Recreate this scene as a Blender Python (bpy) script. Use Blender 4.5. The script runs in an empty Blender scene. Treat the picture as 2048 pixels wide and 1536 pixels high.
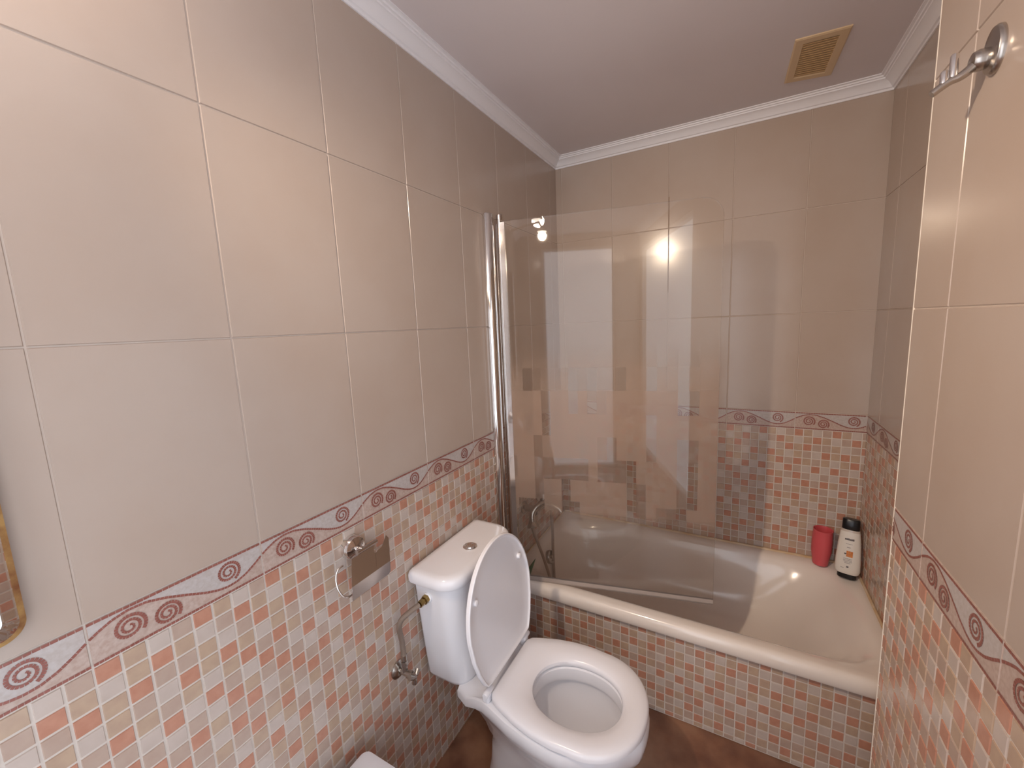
import bpy, bmesh, math, random
from mathutils import Vector, Matrix
from math import sin, cos, pi, radians
random.seed(7)
S = bpy.context.scene
COL = S.collection

# ------------------------------------------------------------------ camera
CAM = Vector((0.8141282, -1.4160875, 1.4026775))
FW = Vector((-0.4798397, 0.8658821, -0.1414283))
RT = Vector((0.8768138, 0.4789388, -0.0426051))
UP = Vector((-0.0308445, 0.1444499, 0.9890313))
cd = bpy.data.cameras.new('camera')
cam = bpy.data.objects.new('camera', cd); COL.objects.link(cam)
cam.matrix_world = Matrix(((RT.x, UP.x, -FW.x, CAM.x), (RT.y, UP.y, -FW.y, CAM.y), (RT.z, UP.z, -FW.z, CAM.z), (0, 0, 0, 1)))
cd.sensor_width = 36; cd.sensor_fit = 'HORIZONTAL'
cd.lens = 818.875 * 36 / 2048
cd.clip_start = 0.02
S.camera = cam
# ------------------------------------------------------------------ light and exposure
S.view_settings.view_transform = 'Standard'
S.view_settings.look = 'None'
S.view_settings.gamma = 1
S.view_settings.use_curve_mapping = False
S.view_settings.exposure = 0.0
w = bpy.data.worlds.new('world'); S.world = w; w.use_nodes = True
w.node_tree.nodes['Background'].inputs[0].default_value = (0.75, 0.85, 1, 1)
w.node_tree.nodes['Background'].inputs[1].default_value = 1.0

def area(name, loc, rot, sx, sy, power, col):
    l = bpy.data.lights.new(name, 'AREA'); l.shape = 'RECTANGLE'; l.size = sx; l.size_y = sy
    l.energy = power; l.color = col
    o = bpy.data.objects.new(name, l); o.location = loc; o.rotation_euler = rot; COL.objects.link(o)
    return o
# daylight entering by the glazed door behind the camera; the tall side window is added for cool fill
area('door_daylight', (0.56, -2.385, 1.05), (radians(90), 0, 0), 0.60, 1.98, 4.6, (0.93, 0.945, 1.0))
area('window_fill', (1.146, -1.74, 1.12), (radians(90), 0, radians(90)), 1.16, 1.76, 6.4, (0.82, 0.91, 1.0))
LAMP_E = 15.0
UP_E = 6.5
SPOT_E = 52.0

# ------------------------------------------------------------------ dimensions
W = 0.25; Y0 = -1.2511716; YB = 0.5830862
ZA = 1.7974; ZB = 1.4014; ZC = 1.0025; ZD = 0.93195
XM = 0.5318332; XA = 1.2639043; XR = 1.1083020; YE = -0.3497792
ZCB = 2.1488653; ZT = ZCB + 0.04405; CO = 0.0515
YT = -0.0537830; YR0 = -0.5015595; YF = -2.40
ROW = 0.4 / 13

# ------------------------------------------------------------------ materials
def mat(name, col=(.8, .8, .8), rough=.5, metal=0, spec=.5, noise=None, bump=None, coat=0, emit=None, nscale=8, trans=0):
    m = bpy.data.materials.new(name); m.use_nodes = True
    nt = m.node_tree; b = nt.nodes['Principled BSDF']
    b.inputs['Base Color'].default_value = (*col, 1)
    b.inputs['Roughness'].default_value = rough
    b.inputs['Metallic'].default_value = metal
    b.inputs['Specular IOR Level'].default_value = spec
    b.inputs['Coat Weight'].default_value = coat
    b.inputs['Coat Roughness'].default_value = .06
    b.inputs['Transmission Weight'].default_value = trans
    if emit:
        b.inputs['Emission Color'].default_value = (*emit[0], 1); b.inputs['Emission Strength'].default_value = emit[1]
    tc = nt.nodes.new('ShaderNodeNewGeometry')
    if noise:
        c2, amount = noise
        n = nt.nodes.new('ShaderNodeTexNoise'); n.inputs['Scale'].default_value = nscale; n.inputs['Detail'].default_value = 5
        nt.links.new(tc.outputs['Position'], n.inputs['Vector'])
        r = nt.nodes.new('ShaderNodeMapRange'); r.inputs[1].default_value = .35; r.inputs[2].default_value = .65; r.inputs[4].default_value = amount
        nt.links.new(n.outputs['Fac'], r.inputs[0])
        mx = nt.nodes.new('ShaderNodeMix'); mx.data_type = 'RGBA'
        mx.inputs[6].default_value = (*col, 1); mx.inputs[7].default_value = (*c2, 1)
        nt.links.new(r.outputs[0], mx.inputs[0]); nt.links.new(mx.outputs[2], b.inputs['Base Color'])
    if bump:
        n = nt.nodes.new('ShaderNodeTexNoise'); n.inputs['Scale'].default_value = bump[0]; n.inputs['Detail'].default_value = 3
        nt.links.new(tc.outputs['Position'], n.inputs['Vector'])
        bp = nt.nodes.new('ShaderNodeBump'); bp.inputs['Strength'].default_value = bump[1]; bp.inputs['Distance'].default_value = .002
        nt.links.new(n.outputs['Fac'], bp.inputs['Height']); nt.links.new(bp.outputs[0], b.inputs['Normal'])
    return m

M = {}
M['tile'] = mat('glazed_cream_tile', (.50, .41, .350), .17, spec=.5, noise=((.47, .37, .305), .8), nscale=3.5, bump=(5, .05))
M['grout'] = mat('pale_grout', (.80, .72, .63), .8)
def two_grout():
    m = mat('wall_grout', (.8, .72, .63), .8); nt = m.node_tree; N = nt.nodes
    g = N.new('ShaderNodeNewGeometry'); sp = N.new('ShaderNodeSeparateXYZ'); nt.links.new(g.outputs['Position'], sp.inputs[0])
    c = N.new('ShaderNodeMath'); c.operation = 'GREATER_THAN'; c.inputs[1].default_value = 1.0025; nt.links.new(sp.outputs['Z'], c.inputs[0])
    x = N.new('ShaderNodeMix'); x.data_type = 'RGBA'; x.inputs[6].default_value = (.66, .59, .53, 1); x.inputs[7].default_value = (.57, .48, .415, 1)
    nt.links.new(c.outputs[0], x.inputs[0]); nt.links.new(x.outputs[2], N['Principled BSDF'].inputs['Base Color']); return m
M['wgrout'] = two_grout()
M['dark_grout'] = mat('dark_joint', (.36, .25, .17), .8)
M['mw'] = mat('mosaic_white', (.58, .49, .435), .22, noise=((.54, .45, .395), 1), nscale=30)
M['mt'] = mat('mosaic_tan', (.52, .38, .275), .22, noise=((.47, .335, .25), 1), nscale=40)
M['mp'] = mat('mosaic_rose', (.47, .345, .28), .22, noise=((.50, .38, .31), 1), nscale=40)
M['mo'] = mat('mosaic_terracotta', (.54, .275, .19), .22, noise=((.49, .235, .16), 1), nscale=60)
M['border_light'] = mat('border_pale', (.54, .49, .47), .3, noise=((.48, .42, .39), 1), nscale=160)
M['border_pink'] = mat('border_sand', (.46, .335, .28), .3, noise=((.55, .435, .38), 1), nscale=160)
M['border_red'] = mat('border_red', (.27, .09, .068), .3, noise=((.33, .125, .10), 1), nscale=120)
M['ceramic'] = mat('white_porcelain', (.84, .83, .86), .12, spec=.5, coat=.3)
M['seat'] = mat('white_seat_plastic', (.85, .835, .865), .22)
M['enamel'] = mat('white_tub_enamel', (.85, .77, .70), .16, coat=.3)
M['chrome'] = mat('chrome', (.80, .78, .76), .08, metal=1)
M['dullchrome'] = mat('dull_chrome', (.50, .46, .42), .25, metal=1)
M['steel'] = mat('brushed_steel', (.60, .55, .52), .16, metal=1)
M['brass'] = mat('tarnished_brass', (.42, .28, .10), .3, metal=1, noise=((.25, .16, .06), 1), nscale=120)
M['hose'] = mat('braided_steel', (.42, .34, .28), .38, metal=1, bump=(900, 1.0))
M['paint'] = mat('ceiling_paint', (.76, .70, .705), .75, noise=((.73, .665, .665), 1), nscale=2)
M['plaster'] = mat('white_cornice', (.88, .86, .88), .5)
M['vent'] = mat('yellowed_plastic', (.70, .52, .32), .5)
M['vent2'] = mat('yellowed_grille', (.60, .40, .20), .6)
M['floor'] = mat('brown_floor_tile', (.36, .19, .115), .16, noise=((.19, .085, .055), 1), nscale=7)
M['seal'] = mat('grey_seal', (.42, .35, .31), .5)
M['silicone'] = mat('yellowed_silicone', (.62, .42, .22), .45, noise=((.70, .56, .40), 1), nscale=20)
M['pink'] = mat('pink_plastic', (.66, .10, .115), .35)
M['bwhite'] = mat('bottle_white', (.78, .73, .66), .3)
M['black'] = mat('black_plastic', (.008, .008, .01), .3)
M['ink'] = mat('grey_ink', (.12, .10, .10), .5)
M['ink2'] = mat('soft_grey_ink', (.36, .32, .30), .5)
M['orange'] = mat('orange_print', (.75, .26, .04), .4, noise=((.5, .14, .02), 1), nscale=200)
M['clear'] = mat('bottle_shoulder', (.60, .52, .45), .15)
M['green'] = mat('green_plastic', (.04, .13, .045), .4)
M['gold'] = mat('worn_mirror_edge', (.62, .40, .16), .35, metal=.5, noise=((.30, .13, .06), 1), nscale=45)
M['mirror'] = mat('mirror_silver', (.86, .86, .86), .015, metal=1)
M['backing'] = mat('mirror_backing', (.09, .05, .035), .7)
M['doorwhite'] = mat('white_lacquer', (.75, .72, .68), .35)
M['bulb'] = mat('lamp_lens', (1, 1, 1), .5, emit=((1.0, .87, .74), LAMP_E))
M['water'] = mat('toilet_water', (.62, .60, .58), .02, coat=1)
M['skin_paint'] = M['plaster']

def glass_material():
    m = bpy.data.materials.new('stained_shower_glass'); m.use_nodes = True
    nt = m.node_tree; N = nt.nodes; L = nt.links
    for n in list(N): N.remove(n)
    out = N.new('ShaderNodeOutputMaterial')
    tr = N.new('ShaderNodeBsdfTransparent'); tr.inputs[0].default_value = (.97, .965, .95, 1)
    gl = N.new('ShaderNodeBsdfGlossy'); gl.inputs['Roughness'].default_value = .02
    fr = N.new('ShaderNodeFresnel'); fr.inputs[0].default_value = 1.5
    m1 = N.new('ShaderNodeMixShader'); L.new(fr.outputs[0], m1.inputs[0]); L.new(tr.outputs[0], m1.inputs[1]); L.new(gl.outputs[0], m1.inputs[2])
    df = N.new('ShaderNodeBsdfDiffuse'); df.inputs[0].default_value = (.66, .50, .40, 1)
    tl = N.new('ShaderNodeBsdfTranslucent'); tl.inputs[0].default_value = (.66, .50, .40, 1)
    m0 = N.new('ShaderNodeMixShader'); m0.inputs[0].default_value = .55
    L.new(df.outputs[0], m0.inputs[1]); L.new(tl.outputs[0], m0.inputs[2])
    # limescale film: thin and even, plus blocky patches low down
    tc = N.new('ShaderNodeTexCoord'); sp = N.new('ShaderNodeSeparateXYZ'); L.new(tc.outputs['Object'], sp.inputs[0])
    # the blocks are made up, set to blot out the mosaic behind
    sn = N.new('ShaderNodeVectorMath'); sn.operation = 'SNAP'; sn.inputs[1].default_value = (.034, 1, .085); L.new(tc.outputs['Object'], sn.inputs[0])
    mp = N.new('ShaderNodeMapping'); mp.inputs['Scale'].default_value = (12, 1, 6); L.new(sn.outputs[0], mp.inputs[0])
    nz = N.new('ShaderNodeTexNoise'); nz.inputs['Scale'].default_value = 1; nz.inputs['Detail'].default_value = 1; L.new(mp.outputs[0], nz.inputs[0])
    r1 = N.new('ShaderNodeMapRange'); r1.inputs[1].default_value = .43; r1.inputs[2].default_value = .46; L.new(nz.outputs[0], r1.inputs[0])
    # height mask, object z is metres above the lower edge
    za = N.new('ShaderNodeMapRange'); za.interpolation_type = 'SMOOTHSTEP'; za.inputs[1].default_value = .26; za.inputs[2].default_value = .31; L.new(sp.outputs['Z'], za.inputs[0])
    zb = N.new('ShaderNodeMapRange'); zb.interpolation_type = 'SMOOTHSTEP'; zb.inputs[1].default_value = .95; zb.inputs[2].default_value = .70; L.new(sp.outputs['Z'], zb.inputs[0])
    a = N.new('ShaderNodeMath'); a.operation = 'MULTIPLY'; L.new(za.outputs[0], a.inputs[0]); L.new(zb.outputs[0], a.inputs[1])
    b = N.new('ShaderNodeMath'); b.operation = 'MULTIPLY'; L.new(a.outputs[0], b.inputs[0]); L.new(r1.outputs[0], b.inputs[1])
    c = N.new('ShaderNodeMath'); c.operation = 'MULTIPLY_ADD'; L.new(b.outputs[0], c.inputs[0]); c.inputs[1].default_value = .38; c.inputs[2].default_value = .07
    m2 = N.new('ShaderNodeMixShader'); L.new(c.outputs[0], m2.inputs[0]); L.new(m1.outputs[0], m2.inputs[1]); L.new(m0.outputs[0], m2.inputs[2])
    L.new(m2.outputs[0], out.inputs[0])
    return m
M['glass'] = glass_material()

def frosted():
    m = bpy.data.materials.new('frosted_pane'); m.use_nodes = True
    b = m.node_tree.nodes['Principled BSDF']
    b.inputs['Base Color'].default_value = (.8, .86, .95, 1); b.inputs['Roughness'].default_value = .5
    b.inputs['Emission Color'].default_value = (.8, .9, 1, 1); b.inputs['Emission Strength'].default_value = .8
    return m
M['pane'] = frosted()

# ------------------------------------------------------------------ object helpers
def thing(name, label, cat, loc, group=None):
    o = bpy.data.objects.new(name, None); COL.objects.link(o); o.location = loc; o.empty_display_size = .05
    o['label'] = label; o['category'] = cat
    if group: o['group'] = group
    bpy.context.view_layer.update()
    return o
def obj(name, bm, mats, parent=None, smooth=True, origin=None, label=None, cat=None, kind=None, sub=0, bevel=0, group=None, recalc=True):
    """bm is in world coordinates; it is linked as one mesh object"""
    if not isinstance(mats, (list, tuple)): mats = [mats]
    if recalc: bmesh.ops.recalc_face_normals(bm, faces=bm.faces)
    org = Vector(origin) if origin is not None else (parent['_w'].copy() if False else None)
    me = bpy.data.meshes.new(name)
    pw = Vector((0, 0, 0))
    q = parent
    while q is not None:
        pw += q.location; q = q.parent
    off = Vector(origin) if origin is not None else pw
    bmesh.ops.translate(bm, verts=bm.verts, vec=-off)
    bm.to_mesh(me); bm.free()
    for m in mats: me.materials.append(m)
    for p in me.polygons: p.use_smooth = smooth
    if smooth:
        try: me.set_sharp_from_angle(angle=radians(38))
        except Exception: pass
    o = bpy.data.objects.new(name, me); COL.objects.link(o)
    if parent is not None: o.parent = parent
    o.location = off - pw
    if label: o['label'] = label
    if cat: o['category'] = cat
    if kind: o['kind'] = kind
    if group: o['group'] = group
    if bevel:
        md = o.modifiers.new('bevel', 'BEVEL'); md.width = bevel; md.segments = 3; md.limit_method = 'ANGLE'
    if sub:
        md = o.modifiers.new('sub', 'SUBSURF'); md.levels = sub; md.render_levels = sub
    return o
def NB(): return bmesh.new()
def box(bm, lo, hi, mi=0):
    vs = [bm.verts.new((x, y, z)) for x in (lo[0], hi[0]) for y in (lo[1], hi[1]) for z in (lo[2], hi[2])]
    for f in ((0, 1, 3, 2), (4, 6, 7, 5), (0, 4, 5, 1), (2, 3, 7, 6), (0, 2, 6, 4), (1, 5, 7, 3)):
        fa = bm.faces.new([vs[i] for i in f]); fa.material_index = mi
    return vs
def loft(bm, rings, cap0=True, cap1=True, mi=0, closed=True):
    V = [[bm.verts.new(p) for p in r] for r in rings]
    n = len(V[0])
    for a, b in zip(V, V[1:]):
        for i in range(n if closed else n - 1):
            j = (i + 1) % n
            f = bm.faces.new((a[i], a[j], b[j], b[i])); f.material_index = mi
    if cap0: bm.faces.new(V[0]).material_index = mi
    if cap1: bm.faces.new(V[-1][::-1]).material_index = mi
    return V
def frame(d):
    d = Vector(d).normalized(); a = Vector((0, 0, 1)) if abs(d.z) < .9 else Vector((1, 0, 0))
    u = d.cross(a).normalized(); return d, u, u.cross(d).normalized()
def lathe(bm, c, d, prof, n=32, mi=0, cap0=True, cap1=True):
    """prof: (distance along d, radius)"""
    d, u, v = frame(d); c = Vector(c)
    rings = [[c + d * t + (u * cos(2 * pi * i / n) + v * sin(2 * pi * i / n)) * max(r, 1e-5) for i in range(n)] for t, r in prof]
    loft(bm, rings, cap0, cap1, mi)
def smooth_path(pts, n=8):
    P = [Vector(p) for p in pts]; out = []
    for i in range(len(P) - 1):
        p0 = P[max(i - 1, 0)]; p1 = P[i]; p2 = P[i + 1]; p3 = P[min(i + 2, len(P) - 1)]
        for k in range(n):
            t = k / n
            out.append(.5 * ((2 * p1) + (-p0 + p2) * t + (2 * p0 - 5 * p1 + 4 * p2 - p3) * t * t + (-p0 + 3 * p1 - 3 * p2 + p3) * t ** 3))
    out.append(P[-1]); return out
def tube(bm, pts, r, n=12, mi=0, smooth=True):
    P = smooth_path(pts) if smooth else [Vector(p) for p in pts]
    rr = r if callable(r) else (lambda t: r)
    rings = []; prev = None
    for i, p in enumerate(P):
        d = (P[min(i + 1, len(P) - 1)] - P[max(i - 1, 0)]).normalized()
        if prev is None: _, u, v = frame(d)
        else:
            u = (prev - d * prev.dot(d)).normalized(); v = u.cross(d)
        prev = u; R = rr(i / max(1, len(P) - 1))
        rings.append([p + (u * cos(2 * pi * k / n) + v * sin(2 * pi * k / n)) * R for k in range(n)])
    loft(bm, rings, True, True, mi)

# ------------------------------------------------------------------ tiled walls
PAT = ["OTWPOTWP", "WTOTWPOT", "TOPPTWPO", "TPWOTOTW", "OTPTWTOP", "PWOWOPWO", "OPWPWOTP",
       "POPOTPOW", "TPOPWOPP", "OWTPTPOT", "TPWOPWTW", "WOPTWOPO", "PTWOTPWT"]
MI = {'W': 2, 'T': 3, 'P': 4, 'O': 5}
WALLM = lambda: [M['wgrout'], M['tile'], M['mw'], M['mt'], M['mp'], M['mo'], M['border_light'], M['border_pink'], M['border_red'], M['dark_grout']]

class Wall:
    """face plane: P0 + u*U (along the wall, viewer's left to right) + z; nrm towards the room"""
    def __init__(s, P0, U, nrm): s.P0 = Vector(P0); s.U = Vector(U); s.n = Vector(nrm); s.bm = NB()
    def pt(s, u, z, d=0): return s.P0 + s.U * u + Vector((0, 0, z)) + s.n * d
    def slab(s, u0, u1, z0, z1, d, ch, mi):
        if u1 - u0 < 2.2 * ch or z1 - z0 < 2.2 * ch: return
        a = [s.pt(u0, z0), s.pt(u1, z0), s.pt(u1, z1), s.pt(u0, z1)]
        b = [s.pt(u0 + ch, z0 + ch, d), s.pt(u1 - ch, z0 + ch, d), s.pt(u1 - ch, z1 - ch, d), s.pt(u0 + ch, z1 - ch, d)]
        va = [s.bm.verts.new(p) for p in a]; vb = [s.bm.verts.new(p) for p in b]
        for i in range(4):
            s.bm.faces.new((va[i], va[(i + 1) % 4], vb[(i + 1) % 4], vb[i])).material_index = mi
        s.bm.faces.new(vb).material_index = mi
    def poly(s, pts, d, mi):
        s.bm.faces.new([s.bm.verts.new(s.pt(u, z, d)) for u, z in pts]).material_index = mi
    def base(s, u0, u1, z0, z1, thick):
        P = [s.pt(u, z, d) for d in (0, -thick) for u in (u0, u1) for z in (z0, z1)]
        v = [s.bm.verts.new(p) for p in P]
        for f in ((0, 1, 3, 2), (4, 6, 7, 5), (0, 4, 5, 1), (2, 3, 7, 6), (0, 2, 6, 4), (1, 5, 7, 3)):
            s.bm.faces.new([v[i] for i in f]).material_index = 0
    def tiles(s, u0, u1, ut, z0=0.0, ztop=ZT, plain=True, border=True, mtop=ZD):
        g = .0011
        k0 = math.floor((u0 - ut) / W + 1e-6); k1 = math.ceil((u1 - ut) / W - 1e-6)
        for k in range(k0, k1):
            a = max(ut + k * W, u0); b = min(ut + (k + 1) * W, u1)
            if b - a < .004: continue
            if plain:
                zz = [ZC, ZB, ZA, ZA + .4]
                for q in range(3):
                    s.slab(a + g, b - g, zz[q] + g, min(zz[q + 1], ztop) - g, .0022, .0012, 1)
            if border: s.border(ut + k * W, a, b)
            # mosaic
            c = W / 8; gg = .0018
            r = 0; z = mtop
            while z > z0 + .004:
                zl = max(z - ROW, z0)
                for j in range(8):
                    ca = max(ut + k * W + j * c, u0); cb = min(ut + k * W + (j + 1) * c, u1)
                    if cb - ca < .006: continue
                    s.slab(ca + (g * 1.3 if j == 0 else gg), cb - (g * 1.3 if j == 7 else gg), zl + gg, z - gg, .0018, .0008, MI[PAT[r % 13][j]])
                z -= ROW; r += 1
    def border(s, t0, a, b):
        h = ZC - ZD; g = .0011
        U = lambda f: t0 + f * W
        Z = lambda f: ZD + f * h
        def wave(f):
            ks = [(0, .62), (.05, .72), (.11, .82), (.19, .88), (.28, .86), (.38, .74), (.5, .54), (.6, .36), (.68, .255), (.74, .22), (.80, .235), (.87, .32), (.94, .47), (1, .62)]
            for (x0, y0), (x1, y1) in zip(ks, ks[1:]):
                if f <= x1 + 1e-9: return y0 + (y1 - y0) * (f - x0) / (x1 - x0)
            return .62
        fa = (a - t0) / W; fb = (b - t0) / W
        cl = lambda f: fa <= f <= fb
        # body slab in sand colour, with the pale upper field laid over it
        s.slab(a + g, b - g, ZD + g, ZC - g, .0022, .001, 7)
        n = 26
        for i in range(n):
            f0 = .008 + i / n * .984; f1 = .008 + (i + 1) / n * .984
            if f0 < fa + .006 or f1 > fb - .006: continue
            s.poly([(U(f0), Z(wave(f0))), (U(f1), Z(wave(f1))), (U(f1), Z(.94)), (U(f0), Z(.94))], .0024, 6)
        def dash(p, q, wd, d=.0027):
            (x0, y0), (x1, y1) = p, q
            if min(x0, x1) < a + .001 or max(x0, x1) > b - .001: return
            L = math.hypot(x1 - x0, y1 - y0) + 1e-9; nx = -(y1 - y0) / L * wd / 2; ny = (x1 - x0) / L * wd / 2
            s.poly([(x0 + nx, y0 + ny), (x0 - nx, y0 - ny), (x1 - nx, y1 - ny), (x1 + nx, y1 + ny)], d, 8)
        # rope lines, wave line, spirals
        for zf, nn, wd in ((.955, 30, .0042), (.055, 42, .0042)):
            for i in range(nn):
                f0 = .006 + i / nn * .99; dash((U(f0), Z(zf)), (U(f0 + .90 / nn), Z(zf)), wd)
        nn = 46
        for i in range(nn):
            f0 = .006 + i / nn * .988; f1 = f0 + .90 / nn
            dash((U(f0), Z(wave(f0))), (U(f1), Z(wave(f1))), .0040)
        for (cu, cv, R, st, sgn) in ((.185, .49, .0205, 5.6, 1), (.375, .36, .0190, 5.6, 1), (.755, .60, .0200, 5.2, 1)):
            turns = 2.35; th = 0
            total = turns * 2 * pi; t = 0
            cx = U(cu); cy = Z(cv)
            while t < total - .25:
                r0 = R * (1 - .83 * t / total)
                dt = min(.0042 / max(r0, .003), .9)
                def P(tt):
                    rr = R * (1 - .83 * tt / total); an = st + sgn * tt
                    return (cx + rr * cos(an), cy + rr * sin(an))
                dash(P(t), P(t + dt * .88), .0052 * (1 - .42 * t / total), .0030)
                t += dt
    def done(s, name):
        return obj(name, s.bm, WALLM(), smooth=False, kind='structure', recalc=False)

# left wall: u along +y
wl = Wall((0, 0, 0), (0, 1, 0), (1, 0, 0))
wl.base(YF - .1, YB + .1, -.02, ZT + .02, .1)
wl.tiles(YF, YB, Y0); wl.done('wall_left')
# back wall: u along +x
wb = Wall((0, YB, 0), (1, 0, 0), (0, -1, 0))
wb.base(0, XA + .1, -.02, ZT + .02, .1)
wb.tiles(0, XA, XM)
wb.slab(XM - .0016, XM + .0016, 1.52, 1.93, .0026, .0005, 9)  # darker strip along part of one tile joint
wb.done('wall_back')
# alcove side wall: u along -y
wa = Wall((XA, 0, 0), (0, -1, 0), (-1, 0, 0))
wa.base(-YB, .36, -.02, ZT + .02, .1)
wa.tiles(-YB, -YE, -.44); wa.done('wall_alcove')
# right wall standing proud of the alcove
wr = Wall((XR, 0, 0), (0, -1, 0), (-1, 0, 0))
wr.base(-YE, 1.12, -.02, ZT + .02, XA - XR + .1)
wr.tiles(-YE + .003, 1.12, -YR0); wr.done('wall_right')
# wall behind the camera with the window opening
DX0, DX1, DZ = .23, .89, 2.08
bm = NB(); box(bm, (0, YF - .1, DZ), (XR, YF, ZT + .02)); box(bm, (0, YF - .1, -.02), (DX0, YF, DZ)); box(bm, (DX1, YF - .1, -.02), (XR, YF, DZ))
obj('wall_front', bm, M['tile'], smooth=False, kind='structure')
bm = NB(); t = .022
box(bm, (DX0, YF - .07, 0), (DX0 + t, YF - .02, DZ)); box(bm, (DX1 - t, YF - .07, 0), (DX1, YF - .02, DZ))
box(bm, (DX0 + t, YF - .07, 0), (DX1 - t, YF - .02, t)); box(bm, (DX0 + t, YF - .07, DZ - t), (DX1 - t, YF - .02, DZ))
dr = obj('door_1', bm, M['doorwhite'], smooth=False, kind='structure')
bm = NB(); box(bm, (DX0 + t, YF - .055, t), (DX1 - t, YF - .045, DZ - t)); obj('door_pane', bm, M['pane'], dr, smooth=False)
WY0, WY1, WZ0, WZ1 = -2.36, -1.12, .20, 2.04
bm = NB()
for lo, hi in (((XR, YF - .1, -.02), (XA + .1, WY0, ZT + .02)), ((XR, WY0, -.02), (XA + .1, WY1, WZ0)), ((XR, WY0, WZ1), (XA + .1, WY1, ZT + .02))): box(bm, lo, hi)
obj('wall_window_side', bm, M['tile'], smooth=False, kind='structure')
bm = NB(); t = .03
box(bm, (XR + .01, WY0, WZ0), (XR + .09, WY0 + t, WZ1)); box(bm, (XR + .01, WY1 - t, WZ0), (XR + .09, WY1, WZ1)); box(bm, (XR + .01, WY0 + t, WZ1 - t), (XR + .09, WY1 - t, WZ1)); box(bm, (XR + .01, WY0 + t, WZ0), (XR + .09, WY1 - t, WZ0 + t))
wn = obj('added_window_1', bm, M['doorwhite'], smooth=False, kind='structure')  # unseen window, added and widened to spread cool fill
bm = NB(); box(bm, (XR + .045, WY0 + t, WZ0 + t), (XR + .055, WY1 - t, WZ1 - t)); obj('added_window_pane', bm, M['pane'], wn, smooth=False)

bm = NB(); box(bm, (-.1, YF - .1, -.1), (XA + .1, YB + .1, 0))
for gx in (.30, .72, 1.14):
    pass
obj('floor', bm, M['floor'], smooth=False, kind='structure')
bm = NB(); box(bm, (-.1, YF - .1, ZT), (XA + .1, YB + .1, ZT + .1)); obj('ceiling', bm, M['paint'], smooth=False, kind='structure')

# cornice: profile swept along left, back, alcove walls (mitred)
prof = [(0, 0), (.006, 0), (.0065, .007), (.012, .0085), (.016, .015), (.024, .0235), (.033, .029), (.037, .030), (.038, .0345), (.043, .0350), (.0445, .0395), (.0515, .0405), (.0515, .04405), (0, .04405)]
def cornice(name, f0, f1):
    bm = NB()
    loft(bm, [[f0(a, z) for a, z in prof], [f1(a, z) for a, z in prof]])
    o = obj(name, bm, M['plaster'], smooth=True, kind='structure')
cornice('trim_1', lambda a, z: (a, YF, ZCB + z), lambda a, z: (a, YB - a, ZCB + z))
cornice('trim_2', lambda a, z: (a, YB - a, ZCB + z), lambda a, z: (XA - a, YB - a, ZCB + z))
cornice('trim_3', lambda a, z: (XA - a, YB - a, ZCB + z), lambda a, z: (XA - a, YE + a, ZCB + z))
cornice('trim_4', lambda a, z: (XA - a, YE + a, ZCB + z), lambda a, z: (XR - a, YE + a, ZCB + z))
cornice('trim_5', lambda a, z: (XR - a, YE + a, ZCB + z), lambda a, z: (XR - a, YF, ZCB + z))
# corner bead on the projecting edge of the right wall
bm = NB(); lathe(bm, (XR + .0008, YE - .0002, 0), (0, 0, 1), [(0, .0032), (ZCB, .0032)], 12)
obj('trim_6', bm, M['grout'], kind='structure')

# ------------------------------------------------------------------ bathtub
def sring(x0, x1, y0, y1, z, n=4.0, N=96, r=None):
    cx, cy = (x0 + x1) / 2, (y0 + y1) / 2; ax, ay = (x1 - x0) / 2, (y1 - y0) / 2
    out = []
    for i in range(N):
        t = 2 * pi * i / N; c, s = cos(t), sin(t)
        if r is None:
            out.append((cx + ax * math.copysign(abs(c) ** (2 / n), c), cy + ay * math.copysign(abs(s) ** (2 / n), s), z))
        else:  # rounded rectangle, same angular order
            k = i * 4 // N; f = (i % (N // 4)) / (N // 4 - 1) * pi / 2
            sx = (1, -1, -1, 1)[k]; sy = (1, 1, -1, -1)[k]; a = k * pi / 2 + f
            out.append((cx + sx * (ax - r) + r * cos(a), cy + sy * (ay - r) + r * sin(a), z))
    return out
TZ = .380
tub = thing('bathtub', 'white enamel bathtub in tiled alcove with mosaic clad front', 'bathtub', (.63, .26, 0))
TX0, TX1, TY0, TY1 = .003, XA - .003, -.074, YB - .003
bm = NB()
R = []
R.append(sring(TX0, TX1, TY0, TY1, .331, r=.004))
R.append(sring(TX0, TX1, TY0 - .004, TY1, .338, r=.006))
R.append(sring(TX0, TX1, TY0 - .004, TY1, .358, r=.010))
R.append(sring(TX0, TX1, TY0 + .000, TY1, .371, r=.012))
R.append(sring(TX0 + .004, TX1 - .004, TY0 + .008, TY1 - .003, .3785, r=.016))
R.append(sring(TX0 + .012, TX1 - .012, TY0 + .018, TY1 - .008, .380, r=.02))
R.append(sring(TX0 + .022, TX1 - .018, TY0 + .038, TY1 - .022, .3785, r=.04))
R.append(sring(.032, XA - .030, TY0 + .048, YB - .034, .3765, 9))
for (a, b, c, d, z, n) in ((.045, .045, .058, .042, .372, 7), (.055, .062, .066, .050, .360, 6), (.066, .095, .075, .060, .335, 5.2), (.078, .14, .086, .072, .29, 4.6),
                           (.092, .20, .098, .088, .22, 4.2), (.108, .235, .112, .104, .175, 4), (.130, .28, .135, .128, .140, 3.8), (.18, .34, .17, .165, .122, 3.4), (.30, .48, .24, .235, .115, 3)):
    R.append(sring(a, XA - b, TY0 + c, YB - d, z, n))
loft(bm, R, cap0=False, cap1=True)
obj('tub_shell', bm, M['enamel'], tub)
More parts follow.
